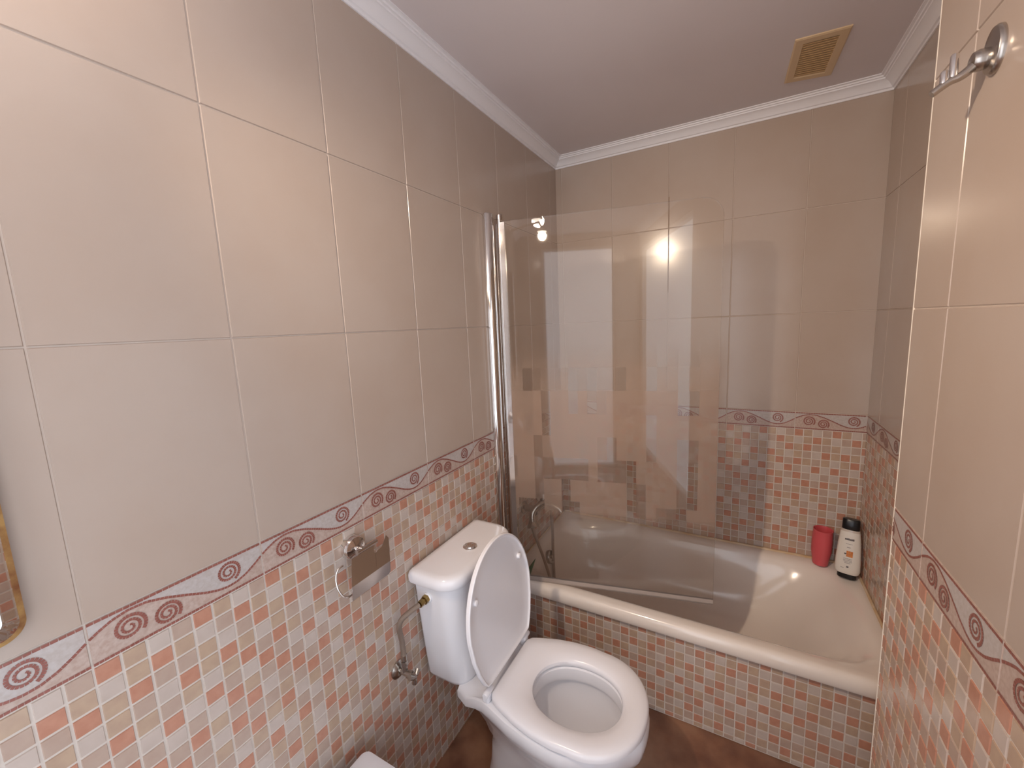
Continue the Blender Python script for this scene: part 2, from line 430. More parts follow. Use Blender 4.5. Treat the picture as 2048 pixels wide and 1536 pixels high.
# apron
ap = Wall((0, YT, 0), (1, 0, 0), (0, -1, 0))
ap.base(.004, XA - .002, 0.002, .345, .045)
ap.tiles(.004, XA - .004, XM - .50 + .0, z0=.004, plain=False, border=False, mtop=.329)
ap_o = obj('front_panel', ap.bm, WALLM(), tub, smooth=False, recalc=False, label='mosaic tiled front panel of the bathtub')
# overflow + plug chain boss
bm = NB(); d = Vector((1, 0, .35)).normalized()
lathe(bm, Vector((.076, .21, .325)), d, [(-.01, .030), (.004, .031), (.009, .028), (.010, .020), (.006, .017), (.006, .008), (.014, .007), (.015, 0)], 32)
obj('overflow_cover', bm, M['dullchrome'], tub)
bm = NB(); lathe(bm, (.30, .26, .1175), (0, 0, 1), [(0, .03), (.004, .03), (.005, .02), (.003, 0)], 28); obj('drain', bm, M['chrome'], tub)
# silicone bead along the back
bm = NB()
tube(bm, [(.01, YB - .006, .380), (.6, YB - .006, .381), (XA - .02, YB - .006, .380)], .0065, 10)
tube(bm, [(.006, YB - .02, .380), (.006, .05, .380)], .0035, 8); tube(bm, [(XA - .006, YB - .02, .380), (XA - .006, -.02, .380)], .005, 8)
obj('sealant_bead', bm, M['silicone'], tub, label='yellowed silicone bead round the tub rim')

# ------------------------------------------------------------------ shower screen
HX, HY = .044, -.075; EX, EY = .765, .086; GZ0, GZ1 = .392, 1.775
scr = thing('shower_screen', 'stained glass bath screen with chrome hinge post, swung over the tub', 'shower screen', (HX, HY, GZ0))
bm = NB()
rings = []
for z in (.386, .388, 1.800, 1.803):
    k = .0 if .387 < z < 1.802 else .0015
    pts = []
    for i in range(25):
        a = -pi / 2 + pi * i / 24
        pts.append((.003 + (.026 - k) * max(cos(a), 0) ** .8 * 1.0, -.094 + (.024 - k) * sin(a), z))
    rings.append(pts)
loft(bm, rings); obj('wall_profile', bm, M['chrome'], scr, label='rounded chrome profile fixed to the wall')
bm = NB(); lathe(bm, (HX + .001, HY + .006, .40), (0, 0, 1), [(0, .0100), (1.385, .0100)], 28); 
box(bm, (HX - .016, HY + .004, .41), (HX, HY + .012, 1.77))
pv = obj('pivot_post', bm, M['chrome'], scr)
bm = NB(); lathe(bm, (HX + .001, HY + .006, 1.782), (0, 0, 1), [(0, .0125), (.016, .0125), (.018, .010)], 28); obj('post_cap', bm, M['steel'], pv)
dx, dy = EX - HX, EY - HY; GL = math.hypot(dx, dy); ga = math.atan2(dy, dx)
gd = Vector((cos(ga), sin(ga), 0)); gn = Vector((-sin(ga), cos(ga), 0))
bm = NB()
out = [(.008, 0), (GL, 0), ]
rc = .06
for i in range(9): 
    a = i / 8 * pi / 2; out.append((GL - rc + rc * cos(a), GZ1 - GZ0 - rc + rc * sin(a)))
out.append((.008, GZ1 - GZ0))
o0 = Vector((HX, HY, GZ0))
# glass is built in its own frame so that the film follows the pane
loft(bm, [[Vector((u, s_, v)) for u, v in out] for s_ in (-.003, .003)])
me = bpy.data.meshes.new('glass_pane'); bmesh.ops.recalc_face_normals(bm, faces=bm.faces); bm.to_mesh(me); bm.free(); me.materials.append(M['glass'])
gp = bpy.data.objects.new('glass_pane', me); COL.objects.link(gp); gp.parent = scr; gp.rotation_euler = (0, 0, ga)
gp['label'] = 'clear glass pane clouded by limescale film and made-up blocky patches'
bm = NB()
def G(u, v, s_): return o0 + gd * u + gn * s_ + Vector((0, 0, v))
loft(bm, [[G(u, -.004, -.0045), G(u, .010, -.0045), G(u, .010, .0045), G(u, -.004, .0045), G(u, -.012, 0)] for u in (.010, GL)])
obj('bottom_seal', bm, M['seal'], scr, smooth=False)
bm = NB(); loft(bm, [[G(.004, v, -.006), G(.022, v, -.006), G(.022, v, .006), G(.004, v, .006)] for v in (.01, GZ1 - GZ0 - .004)])
obj('glass_clamp_strip', bm, M['chrome'], scr, smooth=False)

# ------------------------------------------------------------------ toilet
YC = -.489
TYC = -.452
wc = thing('toilet', 'white ceramic toilet with raised lid in front of the bathtub', 'toilet', (.33, YC, 0))
def star(poly, cx, z, N=72):
    """points of a closed outline (x, y offset) in even angular order about cx"""
    out = []
    for i in range(N):
        t = 2 * pi * i / N; c, s = cos(t), sin(t); best = None
        for (x0, y0), (x1, y1) in zip(poly, poly[1:] + poly[:1]):
            dx_, dy_ = x1 - x0, y1 - y0; den = c * dy_ - s * dx_
            if abs(den) < 1e-12: continue
            r = ((x0 - cx) * dy_ - y0 * dx_) / den; q = ((x0 - cx) * s - y0 * c) / den
            if r > 0 and -1e-6 <= q <= 1 + 1e-6 and (best is None or r > best): best = r
        r = best or .02; out.append((cx + r * c, YC + r * s, z))
    return out
def table(tab, x):
    for (a, p), (b, q) in zip(tab, tab[1:]):
        if x <= b + 1e-9:
            f = (x - a) / (b - a); return p + (q - p) * (f * f * (3 - 2 * f) * .4 + f * .6)
    return tab[-1][1]
def egg(N=72, z=.41):
    tab = [(.252, .104), (.258, .116), (.268, .124), (.30, .137), (.35, .153), (.40, .1625), (.45, .166), (.50, .1625)]
    half = []
    for k in range(60):
        x = .252 + k / 59 * .248; half.append((x, table(tab, x)))
    for k in range(1, 40):
        a = k / 39 * pi / 2; half.append((.50 + .146 * sin(a) ** 1.0, .1625 * cos(a) ** .93 if k < 39 else 0))
    return star(half + [(x, -y) for x, y in reversed(half)], .44, z, N)
def hole(N=72, z=.41, k=1.0, dx=0):
    out = []
    for i in range(N):
        t = 2 * pi * i / N; c, s = cos(t), sin(t)
        a = .118 if c > 0 else .122
        out.append((.464 + dx + a * k * math.copysign(abs(c) ** .94, c), YC - .006 + .099 * k * math.copysign(abs(s) ** .94, s), z))
    return out
def mix(A, B, f, z): return [(a[0] + (b[0] - a[0]) * f, a[1] + (b[1] - a[1]) * f, z) for a, b in zip(A, B)]
E0 = egg(); H0 = hole()
# bowl
def topring(z, sx=1.0, hw=1.0, back=.03, front=.648, N=72):
    """outline of the pan: narrow shelf under the tank widening to the bowl"""
    tab = [(0, .070), (.02, .090), (.06, .099), (.15, .112), (.26, .130), (.38, .150), (.52, .164), (.60, .167), (.68, .164), (.80, .142), (.89, .110), (.96, .066), (1, 0)]
    def w_(f):
        for (a, p), (b, q) in zip(tab, tab[1:]):
            if f <= b + 1e-9:
                if b == 1: return 0.066 * math.sqrt(max(0, 1 - ((f - .96) / .04) ** 2)) 
                return p + (q - p) * (f - a) / (b - a)
        return 0
    dense = []
    for i in range(240):
        f = i / 239; f = 1 - (1 - f) ** 1.6; dense.append((f, w_(f)))
    poly = [(back + (front - back) * f, wd * hw) for f, wd in dense] + [(back + (front - back) * f, -wd * hw) for f, wd in reversed(dense)]
    cx = back + (front - back) * .62
    out = []
    for i in range(N):
        t = 2 * pi * i / N; c, s = cos(t), sin(t); best = None
        for (x0, y0), (x1, y1) in zip(poly, poly[1:] + poly[:1]):
            dx_, dy_ = x1 - x0, y1 - y0; den = c * dy_ - s * dx_
            if abs(den) < 1e-12: continue
            r = ((x0 - cx) * dy_ - y0 * dx_) / den; q = ((x0 - cx) * s - y0 * c) / den
            if r > 0 and -1e-6 <= q <= 1 + 1e-6 and (best is None or r > best): best = r
        r = best or .02; out.append((cx + r * c, YC + r * s, z))
    return out
def ell(x0, x1, hw, z, n=2.4, N=72):
    cx = (x0 + x1) / 2; a = (x1 - x0) / 2; out = []
    for i in range(N):
        t = 2 * pi * i / N; c, s = cos(t), sin(t)
        out.append((cx + a * math.copysign(abs(c) ** (2 / n), c), YC + hw * math.copysign(abs(s) ** (2 / n), s), z))
    return out
T = lambda z, **k: topring(z, **k)
bm = NB()
rings = [ell(.165, .50, .104, 0.002, 2.8), ell(.168, .498, .101, .012, 2.8), ell(.175, .475, .088, .04, 2.6), ell(.185, .445, .080, .10, 2.4)]
P1 = ell(.190, .440, .080, .16, 2.3); rings.append(P1)
A = T(.25, hw=.66, back=.185, front=.575)
rings.append(mix(P1, A, .55, .205)); rings.append(A)
rings.append(T(.295, hw=.80, back=.165, front=.622)); rings.append(T(.335, hw=.94, back=.128, front=.643))
rings.append(T(.362, hw=1.0, back=.110, front=.648)); rings.append(T(.382, hw=1.0, back=.110, front=.648)); rings.append(T(.3895, hw=.985, back=.113, front=.644)); rings.append(T(.392, hw=.95, back=.120, front=.634))
for k_, rg in enumerate(rings):
    if rg[0][2] > .34: rings[k_] = [(x, y, z - .040 * min(1, max(0, (.245 - x) / .085)) ** 1.3) for x, y, z in rg]
rings.append(hole(z=.392, k=1.05)); rings.append(hole(z=.388, k=1.01)); rings.append(hole(z=.362, k=.99)); rings.append(hole(z=.352, k=1.01)); rings.append(hole(z=.347, k=1.09))
rings.append(hole(z=.33, k=1.12)); rings.append(hole(z=.300, k=1.06)); rings.append(hole(z=.26, k=.90, dx=-.004)); rings.append(hole(z=.222, k=.68, dx=-.01)); rings.append(hole(z=.198, k=.46, dx=-.014)); rings.append(hole(z=.17, k=.34, dx=-.016)); rings.append(hole(z=.150, k=.2, dx=-.016))
loft(bm, rings); obj('bowl', bm, M['ceramic'], wc)
bm = NB(); loft(bm, [hole(z=.1975, k=.45, dx=-.014), hole(z=.199, k=.45, dx=-.014)]); obj('bowl_water', bm, M['water'], wc)
# seat ring
bm = NB()
rings = [mix(E0, H0, .06, .3955), mix(E0, H0, 0, .400), mix(E0, H0, 0, .408), mix(E0, H0, .03, .4135), mix(E0, H0, .10, .4175), mix(E0, H0, .35, .4205), mix(E0, H0, .65, .4190), mix(E0, H0, .90, .4150), mix(E0, H0, .98, .4095), mix(E0, H0, 1.0, .402), mix(E0, H0, .97, .3955)]
V = loft(bm, rings, False, False)
n = len(V[0])
for i in range(n): bm.faces.new((V[-1][i], V[-1][(i + 1) % n], V[0][(i + 1) % n], V[0][i]))
obj('seat', bm, M['seat'], wc)
# raised lid
HXL, HZL = .247, .424; TL = .085
def L3(hh, yy, th):  # height along the lid, across, thickness (towards the front)
    return Vector((HXL - hh * sin(TL) + th * cos(TL), YC + yy, HZL + hh * cos(TL) + th * sin(TL)))
def lid_out(k=1.0, N=72, inset=0):
    poly = []; hc = .178
    for k in range(60):
        h_ = .012 + inset + k / 59 * (hc - .012 - inset); poly.append((h_, table([(.012, .112), (.018, .124), (.032, .134), (.07, .150), (.12, .164), (.178, .171)], h_) - inset))
    for k in range(1, 40):
        a = k / 39 * pi / 2; poly.append((hc + (.200 - inset) * sin(a), (.171 - inset) * cos(a) ** .96 if k < 39 else 0))
    return [(x, y - YC) for x, y, z in star(poly + [(x, -y) for x, y in reversed(poly)], .19, 0, N)]
bm = NB()
rs = []
for inset, th in ((.030, -.0065), (.012, -.006), (.004, -.004), (0, 0), (0, .008), (.002, .0105), (.006, .0105), (.008, .007), (.014, .0045), (.05, .0035)):
    rs.append([L3(h_, y_, th) for h_, y_ in lid_out(inset=inset)])
loft(bm, rs); lid = obj('lid', bm, M['seat'], wc)
for h_, y_ in ((.262, -.125), (.262, .120)):
    bm = NB(); lathe(bm, L3(h_, y_, .003), (cos(TL), 0, sin(TL)), [(0, .0085), (.009, .0075), (.0105, .005)], 20); obj('bumper', bm, M['seat'], lid)
for s_ in (-1, 1):
    bm = NB(); y = YC + s_ * .112
    box(bm, (.232, y - .012, .388), (.254, y + .012, .414)); hb = obj('hinge', bm, M['seat'], wc, smooth=True, bevel=.006)
    bm = NB(); lathe(bm, (HXL, y - .019, HZL - .006), (0, 1, 0), [(0, .007), (.002, .0085), (.036, .0085), (.038, .007)], 20); obj('hinge_barrel', bm, M['seat'], hb)
# tank
def rrect(x0, x1, hw, z, rb=.015, rf=.06, N=18, yc=TYC):
    out = []
    for cx, cy, r, a0 in ((x1 - rf, hw - rf, rf, 0), (x0 + rb, hw - rb, rb, pi / 2), (x0 + rb, -hw + rb, rb, pi), (x1 - rf, -hw + rf, rf, 3 * pi / 2)):
        for k in range(N):
            a = a0 + pi / 2 * k / (N - 1)
            out.append((cx + r * cos(a), yc + cy + r * sin(a), z))
    return out
bm = NB()
loft(bm, [rrect(.03, .118, .090, .3405, rf=.03), rrect(.020, .136, .108, .343, rf=.04), rrect(.013, .146, .120, .352, rf=.05), rrect(.010, .150, .1265, .366, rf=.055), rrect(.010, .152, .134, .43), rrect(.010, .155, .143, .52), rrect(.010, .157, .152, .62), rrect(.010, .158, .158, .694)])
tank = obj('tank', bm, M['ceramic'], wc)
bm = NB()
loft(bm, [rrect(.014, .162, .166, .689, rf=.062), rrect(.008, .170, .175, .691, rf=.066), rrect(.006, .173, .178, .698, rf=.068), rrect(.006, .173, .178, .712, rf=.068), rrect(.008, .170, .175, .720, rf=.066), rrect(.014, .162, .168, .7255, rf=.06), rrect(.028, .148, .154, .7275, rf=.05)])
tl = obj('tank_lid', bm, M['ceramic'], wc)
bm = NB(); lathe(bm, (.104, TYC + .004, .7265), (0, 0, 1), [(0, .0225), (.003, .0225), (.0045, .020), (.0035, .0185), (.0035, .0175), (.0065, .016), (.0075, .010), (.0075, 0)], 36)
bt = obj('flush_button', bm, M['chrome'], tl)
# water inlet on the tank's side
bm = NB(); lathe(bm, (.061, -.606, .645), (0, -1, 0), [(-.01, .0145), (.004, .0145), (.006, .012)], 24); obj('inlet_washer', bm, M['ceramic'], wc)
bm = NB(); lathe(bm, (.061, -.610, .645), (0, -1, 0), [(0, .0125), (.013, .0125), (.014, .0085), (.018, .0085), (.018, .0105), (.032, .0095)], 6); obj('inlet_nut', bm, M['brass'], wc, smooth=False)

# ------------------------------------------------------------------ stop valve and hose on the wall
vy, vz = -.686, .458
sv = thing('stop_valve', 'small chrome angle valve on mosaic wall feeding the toilet tank', 'valve', (.004, vy, vz))
bm = NB(); lathe(bm, (.002, vy, vz), (1, 0, 0), [(0, .026), (.004, .0255), (.010, .018), (.013, .010)], 32); obj('escutcheon', bm, M['dullchrome'], sv)
bm = NB(); lathe(bm, (.010, vy, vz), (1, 0, 0), [(0, .0085), (.030, .0085), (.031, .011), (.044, .011), (.045, .006), (.05, .0055)], 24)
lathe(bm, (.030, vy, vz), (0, 0, 1), [(0, .008), (.022, .008), (.023, .0105), (.038, .0105), (.039, .008)], 6); obj('valve_body', bm, M['dullchrome'], sv)
bm = NB()
for k in range(3):
    a = 2 * pi * k / 3 + .5
    tube(bm, [(.062, vy, vz), (.064, vy + .008 * cos(a), vz + .008 * sin(a)), (.062, vy + .019 * cos(a), vz + .019 * sin(a))], lambda t: .0055 + .002 * t, 12)
lathe(bm, (.052, vy, vz), (1, 0, 0), [(0, .007), (.006, .0095), (.015, .009), (.018, .004)], 20); obj('valve_handle', bm, M['dullchrome'], sv)
hs = thing('supply_hose', 'braided steel water hose curving from wall valve to tank', 'hose', (.030, vy, vz + .04))
bm = NB(); tube(bm, [(.030, vy, vz + .052), (.031, vy - .003, vz + .10), (.036, vy - .013, vz + .148), (.043, vy - .010, vz + .172), (.051, -.676, .640), (.060, -.643, .645)], .0074, 14)
obj('braid', bm, M['hose'], hs)
bm = NB(); lathe(bm, (.030, vy, vz + .040), (0, 0, 1), [(0, .009), (.016, .009), (.017, .0065), (.034, .0062)], 16); obj('hose_ferrule', bm, M['dullchrome'], hs)

# ------------------------------------------------------------------ toilet paper holder
py, pz = -.797, .887
tp = thing('toilet_paper_holder', 'empty chrome toilet paper holder with flap on mosaic wall', 'paper holder', (.003, py, pz))
bm = NB(); lathe(bm, (.002, py, pz), (1, 0, 0), [(0, .029), (.012, .029), (.019, .026), (.022, .016), (.024, .009)], 40); obj('rosette', bm, M['chrome'], tp)
bm = NB(); tube(bm, [(.018, py, pz), (.032, py, pz), (.040, py + .003, pz - .001)], .0075, 16)
tube(bm, [(.040, py - .014, pz - .001), (.040, py + .046, pz - .001)], .0058, 16, smooth=False); obj('bar', bm, M['steel'], tp)
# flap: bent plate with a cut-out for the bar
bm = NB(); Y0f, Y1f = py - .061, py + .055
def plate(pts, th=.0014):
    """pts: polygon (y, s) with s measured down the bent sheet"""
    def S3(y, s_, o_):
        y += .030 * (1 - min(s_ / .062, 1))
        if s_ <= .062: x = .040 + s_ * .50 + o_; z = pz - .006 - s_ * .74 + o_ * .6
        else:
            q = s_ - .062; x = .0710 - q * .05 + o_; z = pz - .0519 - q * .98
        return (x, y, z)
    a = [bm.verts.new(S3(y, s_, 0)) for y, s_ in pts]; b = [bm.verts.new(S3(y, s_, th)) for y, s_ in pts]
    bm.faces.new(a[::-1]); bm.faces.new(b); n_ = len(a)
    for i in range(n_): bm.faces.new((a[i], a[(i + 1) % n_], b[(i + 1) % n_], b[i]))
ym = py + .006; yn = py + .040
plate([(Y0f, .002), (ym, .0), (ym, .018), (ym, .062), (Y0f, .062)])
plate([(ym, .018), (yn - .03, .022), (yn - .03 + .001, .062), (ym, .062)])
plate([(yn - .029, .022), (yn - .008, .016), (Y1f - .008, -.004), (Y1f, .006), (Y1f, .062), (yn - .029, .062)])
plate([(Y0f, .062), (Y1f, .062), (Y1f, .088), (Y1f - .006, .094), (Y0f, .096)])
obj('flap', bm, M['steel'], tp, smooth=False)
bm = NB(); tube(bm, [(.044, Y1f + .014, pz - .022), (.046, Y1f + .020, pz - .027), (.054, Y1f + .014, pz - .038), (.058, Y1f + .004, pz - .042)], .0034, 10)
tube(bm, [(.040, Y0f + .006, pz - .010), (.040, Y0f - .006, pz - .012), (.041, Y0f - .014, pz - .022), (.045, Y0f - .018, pz - .040), (.050, Y0f - .016, pz - .060), (.056, Y0f - .008, pz - .074), (.060, Y0f + .01, pz - .078), (.060, py + .03, pz - .078)], .0026, 10)
obj('roll_wire', bm, M['chrome'], tp)

# ------------------------------------------------------------------ bath mixer with hand shower
mx = thing('bath_mixer', 'chrome wall mixer tap with hand shower hose above left end of tub', 'tap', (.003, .19, .60))
my0, my1, mz = .085, .285, .600
bm = NB()
for y in (my0 + .025, my1 - .025):
    bm = NB(); lathe(bm, (.002, y, mz), (1, 0, 0), [(0, .029), (.006, .028), (.011, .016), (.05, .015)], 28); obj('wall_flange', bm, M['dullchrome'], mx)
bm = NB(); lathe(bm, (.062, my0, mz), (0, 1, 0), [(0, .012), (.003, .019), (.03, .020), (.05, .016), (.15, .016), (.17, .020), (.195, .019), (.2, .012)], 28)
obj('mixer_body', bm, M['dullchrome'], mx)
bm = NB(); tube(bm, [(.062, .19, mz - .004), (.10, .19, mz - .006), (.135, .19, mz - .016), (.148, .19, mz - .030)], lambda t: .014 - .002 * t, 16); obj('spout', bm, M['dullchrome'], mx)
bm = NB(); lathe(bm, (.062, .19, mz + .012), (0, 0, 1), [(0, .017), (.02, .018), (.030, .014)], 24)
tube(bm, [(.062, .19, mz + .034), (.10, .195, mz + .044), (.145, .20, mz + .048)], lambda t: .010 - .003 * t, 12); obj('lever', bm, M['dullchrome'], mx)
hs2 = thing('hand_shower', 'chrome hand shower and hose looping down into the tub', 'shower head', (.09, .08, .60))
bm = NB()
tube(bm, [(.062, .255, mz - .012), (.066, .255, mz - .05), (.078, .245, .44), (.086, .225, .33), (.095, .21, .245), (.100, .20, .19), (.104, .182, .165), (.104, .165, .19), (.100, .155, .25), (.086, .125, .36), (.070, .095, .46), (.058, .075, .53), (.058, .070, .575), (.075, .082, .612), (.095, .10, .628)], .0065, 12)
obj('shower_hose', bm, M['hose'], hs2)
bm = NB(); tube(bm, [(.070, .060, .560), (.066, .064, .598), (.080, .085, .628), (.105, .11, .640)], lambda t: .0135 - .003 * t, 16)
lathe(bm, (.072, .056, .548), Vector((.35, -.4, -1)), [(-.03, .012), (-.008, .024), (.004, .026), (.006, .02)], 28)
obj('shower_handset', bm, M['dullchrome'], hs2)

# ------------------------------------------------------------------ double robe hook on the right wall
hy, hz = -.566, 1.742
hk = thing('robe_hook', 'chrome double robe hook on oval plate, right hand wall', 'hook', (XR - .003, hy, hz))
bm = NB()
rs = []
for d_, k in ((0.0, 1.0), (.004, 1.0), (.007, .93), (.0085, .75)):
    rs.append([(XR - .002 - d_, hy - .004 + .024 * k * cos(2 * pi * i / 40), hz - .003 + .030 * k * sin(2 * pi * i / 40)) for i in range(40)])
loft(bm, rs); obj('back_plate', bm, M['dullchrome'], hk)
bm = NB()
lathe(bm, (XR - .006, hy + .010, hz - .006), (-1, 0, 0), [(0, .013), (.010, .0135), (.016, .011), (.018, .006)], 24)
tube(bm, [(XR - .012, hy + .008, hz - .004), (XR - .022, hy + .008, hz - .014), (XR - .032, hy + .008, hz - .0215), (XR - .044, hy + .008, hz - .0255), (XR - .061, hy + .008, hz - .037)], lambda t: .0066 - .0016 * t, 14)
obj('arm', bm, M['dullchrome'], hk)
for (ax, az, hh) in ((.040, -.024, .033), (.049, -.028, .018)):
    bm = NB(); lathe(bm, (XR - ax, hy + .008, hz + az), (0, 0, 1), [(0, .0048), (hh - .002, .0048), (hh, .0035)], 16); obj('prong', bm, M['chrome'], hk)

# ------------------------------------------------------------------ ceiling vent
vt = thing('ceiling_vent', 'yellowed square plastic air vent on the ceiling', 'vent', (1.0, .30, ZT))
def VQ(u, v, z):  # the vent sits slightly askew, as four corners
    c = [(0.935, .160), (1.070, .172), (1.062, .440), (0.928, .412)]
    x = (1 - u) * (1 - v) * c[0][0] + u * (1 - v) * c[1][0] + u * v * c[2][0] + (1 - u) * v * c[3][0]
    y = (1 - u) * (1 - v) * c[0][1] + u * (1 - v) * c[1][1] + u * v * c[2][1] + (1 - u) * v * c[3][1]
    return (x, y, z)
def vring(i, z): return [VQ(i, i * .62, z), VQ(1 - i, i * .62, z), VQ(1 - i, 1 - i * .62, z), VQ(i, 1 - i * .62, z)]
bm = NB(); loft(bm, [vring(0, ZT), vring(0, ZT - .003), vring(.03, ZT - .005), vring(.17, ZT - .005), vring(.19, ZT - .002)]); obj('vent_frame', bm, M['vent'], vt, smooth=False)
bm = NB()
for k in range(15):
    v0 = .13 + k * .0500; v1 = v0 + .036
    a = [VQ(.18, v0, ZT - .0050), VQ(.82, v0, ZT - .0050), VQ(.82, v1, ZT - .0030), VQ(.18, v1, ZT - .0030)]
    b = [(x, y, z + .0015) for x, y, z in a]; loft(bm, [a, b])
obj('vent_grille', bm, M['vent2'], vt, smooth=False)

# ------------------------------------------------------------------ mirror on the left wall
mr = thing('wall_mirror', 'mirror with worn golden brown edge on left wall', 'mirror', (.012, -1.62, 1.36))
def mring(y0, y1, z0, z1, r, x, N=12):
    out = []
    for cy, cz, a0 in ((y1 - r, z1 - r, 0), (y0 + r, z1 - r, pi / 2), (y0 + r, z0 + r, pi), (y1 - r, z0 + r, 3 * pi / 2)):
        for k in range(N): a = a0 + pi / 2 * k / (N - 1); out.append((x, cy + r * cos(a), cz + r * sin(a)))
    return out
my_0, my_1, mz_0, mz_1 = -1.90, -1.302, 1.032, 1.76
bm = NB(); loft(bm, [mring(my_0 + .012, my_1 - .004, mz_0 + .004, mz_1 - .01, .02, .0022), mring(my_0 + .012, my_1 - .004, mz_0 + .004, mz_1 - .01, .02, .016)]); obj('backing_board', bm, M['backing'], mr)
bm = NB(); loft(bm, [mring(my_0, my_1, mz_0, mz_1, .026, .016), mring(my_0, my_1, mz_0, mz_1, .026, .0195), mring(my_0 + .006, my_1 - .006, mz_0 + .006, mz_1 - .006, .021, .0212)]); obj('worn_edge', bm, M['gold'], mr, smooth=False)
bm = NB(); loft(bm, [mring(my_0 + .006, my_1 - .006, mz_0 + .006, mz_1 - .006, .021, .0205), mring(my_0 + .006, my_1 - .006, mz_0 + .006, mz_1 - .006, .021, .0213), mring(my_0 + .020, my_1 - .020, mz_0 + .020, mz_1 - .020, .012, .0232)]); obj('mirror_glass', bm, M['mirror'], mr, smooth=False)
# lamp above the mirror (off frame, seen as reflections)
lp = thing('wall_lamp', 'chrome wall lamp with two round spots above the mirror', 'lamp', (.01, -1.40, 2.03))
bm = NB(); lathe(bm, (.002, -1.40, 2.03), (1, 0, 0), [(0, .04), (.012, .04), (.018, .03)], 28); tube(bm, [(.01, -1.40, 2.03), (.12, -1.38, 2.055), (.205, -1.35, 2.065)], .008, 12)
tube(bm, [(.19, -1.28, 2.085), (.205, -1.35, 2.065), (.225, -1.42, 2.045)], .007, 12); obj('lamp_arm', bm, M['dullchrome'], lp)
for (lx, ly, lz) in ((.19, -1.28, 2.060), (.225, -1.42, 2.015)):
    bm = NB(); lathe(bm, (lx, ly, lz + .005), (0, 0, 1), [(0, .036), (.004, .038), (.016, .037), (.024, .025), (.030, .012)], 32); sh = obj('spot_housing', bm, M['dullchrome'], lp)
    bm = NB(); lathe(bm, (lx, ly, lz), (0, 0, 1), [(0, .028), (.004, .032), (.0048, .032)], 32); obj('lamp_lens', bm, M['bulb'], sh)

pl = bpy.data.lights.new('ceiling_fill', 'POINT'); pl.energy = UP_E; pl.color = (1, .88, .77); pl.shadow_soft_size = .04  # added fill above the lamp, lifts the ceiling and upper walls
po = bpy.data.objects.new('ceiling_fill', pl); po.location = (.20, -1.40, 2.085); COL.objects.link(po)

sl = bpy.data.lights.new('alcove_fill', 'SPOT'); sl.energy = SPOT_E; sl.color = (1, .79, .59); sl.shadow_soft_size = .026; sl.spot_size = radians(96); sl.spot_blend = 1  # added warm fill at the lamp, aimed to brighten the alcove
so = bpy.data.objects.new('alcove_fill', sl); so.location = (.225, -1.42, 1.990); COL.objects.link(so)
so.rotation_euler = (Vector((.95, .55, .9)) - so.location).to_track_quat('-Z', 'Y').to_euler()

# ------------------------------------------------------------------ bidet (only its back corner shows)
bd = thing('bidet', 'white ceramic bidet whose rear corner shows beside the toilet', 'bidet', (.30, -1.02, 0))
YC2 = -1.022
def br(x0, x1, hw, z, rb=.03, rf=.15, N=14):
    out = []
    for cx, cy, r, a0 in ((x1 - rf, hw - min(rf, hw), min(rf, hw), 0), (x0 + rb, hw - rb, rb, pi / 2), (x0 + rb, -hw + rb, rb, pi), (x1 - rf, -hw + min(rf, hw), min(rf, hw), 3 * pi / 2)):
        for k in range(N): a = a0 + pi / 2 * k / (N - 1); out.append((cx + r * cos(a), YC2 + cy + r * sin(a), z))
    return out
bm = NB()
loft(bm, [br(.14, .48, .10, .003, rf=.09), br(.15, .45, .085, .05, rf=.08), br(.15, .44, .09, .16, rf=.08), br(.08, .54, .145, .28, rf=.13), br(.052, .575, .17, .35, rf=.16), br(.048, .58, .175, .385, rb=.02, rf=.165), br(.05, .578, .172, .396, rb=.018, rf=.162), br(.062, .566, .160, .400, rf=.15),
          br(.17, .545, .135, .398, rb=.08, rf=.13), br(.18, .535, .125, .385, rb=.08, rf=.12), br(.20, .50, .10, .32, rb=.07, rf=.095), br(.26, .42, .05, .27, rb=.04, rf=.045)])
obj('basin', bm, M['ceramic'], bd)
bm = NB(); lathe(bm, (.115, YC2, .399), (0, 0, 1), [(0, .024), (.01, .022), (.05, .018), (.06, .012)], 24); tube(bm, [(.115, YC2, .43), (.16, YC2, .44), (.205, YC2, .425)], .010, 12); obj('bidet_tap', bm, M['chrome'], bd)

# ------------------------------------------------------------------ pink tumbler and shampoo
cx, cy = 1.139, .541
pc = thing('bath_tumbler', 'pink plastic tumbler on the back rim of the bathtub', 'tumbler', (cx, cy, TZ))
bm = NB(); c0 = (cx, cy, TZ + .001)
lathe(bm, c0, (.02, -.02, 1), [(0, .022), (.003, .0265), (.02, .0285), (.06, .0345), (.115, .0345), (.148, .0325), (.152, .0335), (.152, .0315), (.148, .030), (.06, .031), (.01, .024)], 40)
obj('tumbler_body', bm, M['pink'], pc)

sx, sy = 1.212, .470
sh = thing('shampoo_bottle', 'white shampoo bottle with black cap and black base in tub corner', 'bottle', (sx, sy, TZ))
tilt = Vector((.045, .16, 1)).normalized(); side = Vector((.97, -.24, 0)); side = (side - tilt * side.dot(tilt)).normalized(); nrm = side.cross(tilt).normalized()
if nrm.y > 0: nrm = -nrm
B0 = Vector((sx, sy, TZ + .002))
def bp(a, h, d): return B0 + side * a + tilt * h + nrm * d
def bring(h, wd, dp, n=2.6, N=40, off=0):
    out = []
    for i in range(N):
        t_ = 2 * pi * i / N; c, s_ = cos(t_), sin(t_)
        out.append(bp(off + 1.14 * wd * math.copysign(abs(c) ** (2 / n), c), h, dp * math.copysign(abs(s_) ** (2 / n), s_)))
    return out
bm = NB(); loft(bm, [bring(0, .024, .014), bring(.003, .026, .016), bring(.022, .026, .016)]); obj('base_cap', bm, M['black'], sh)
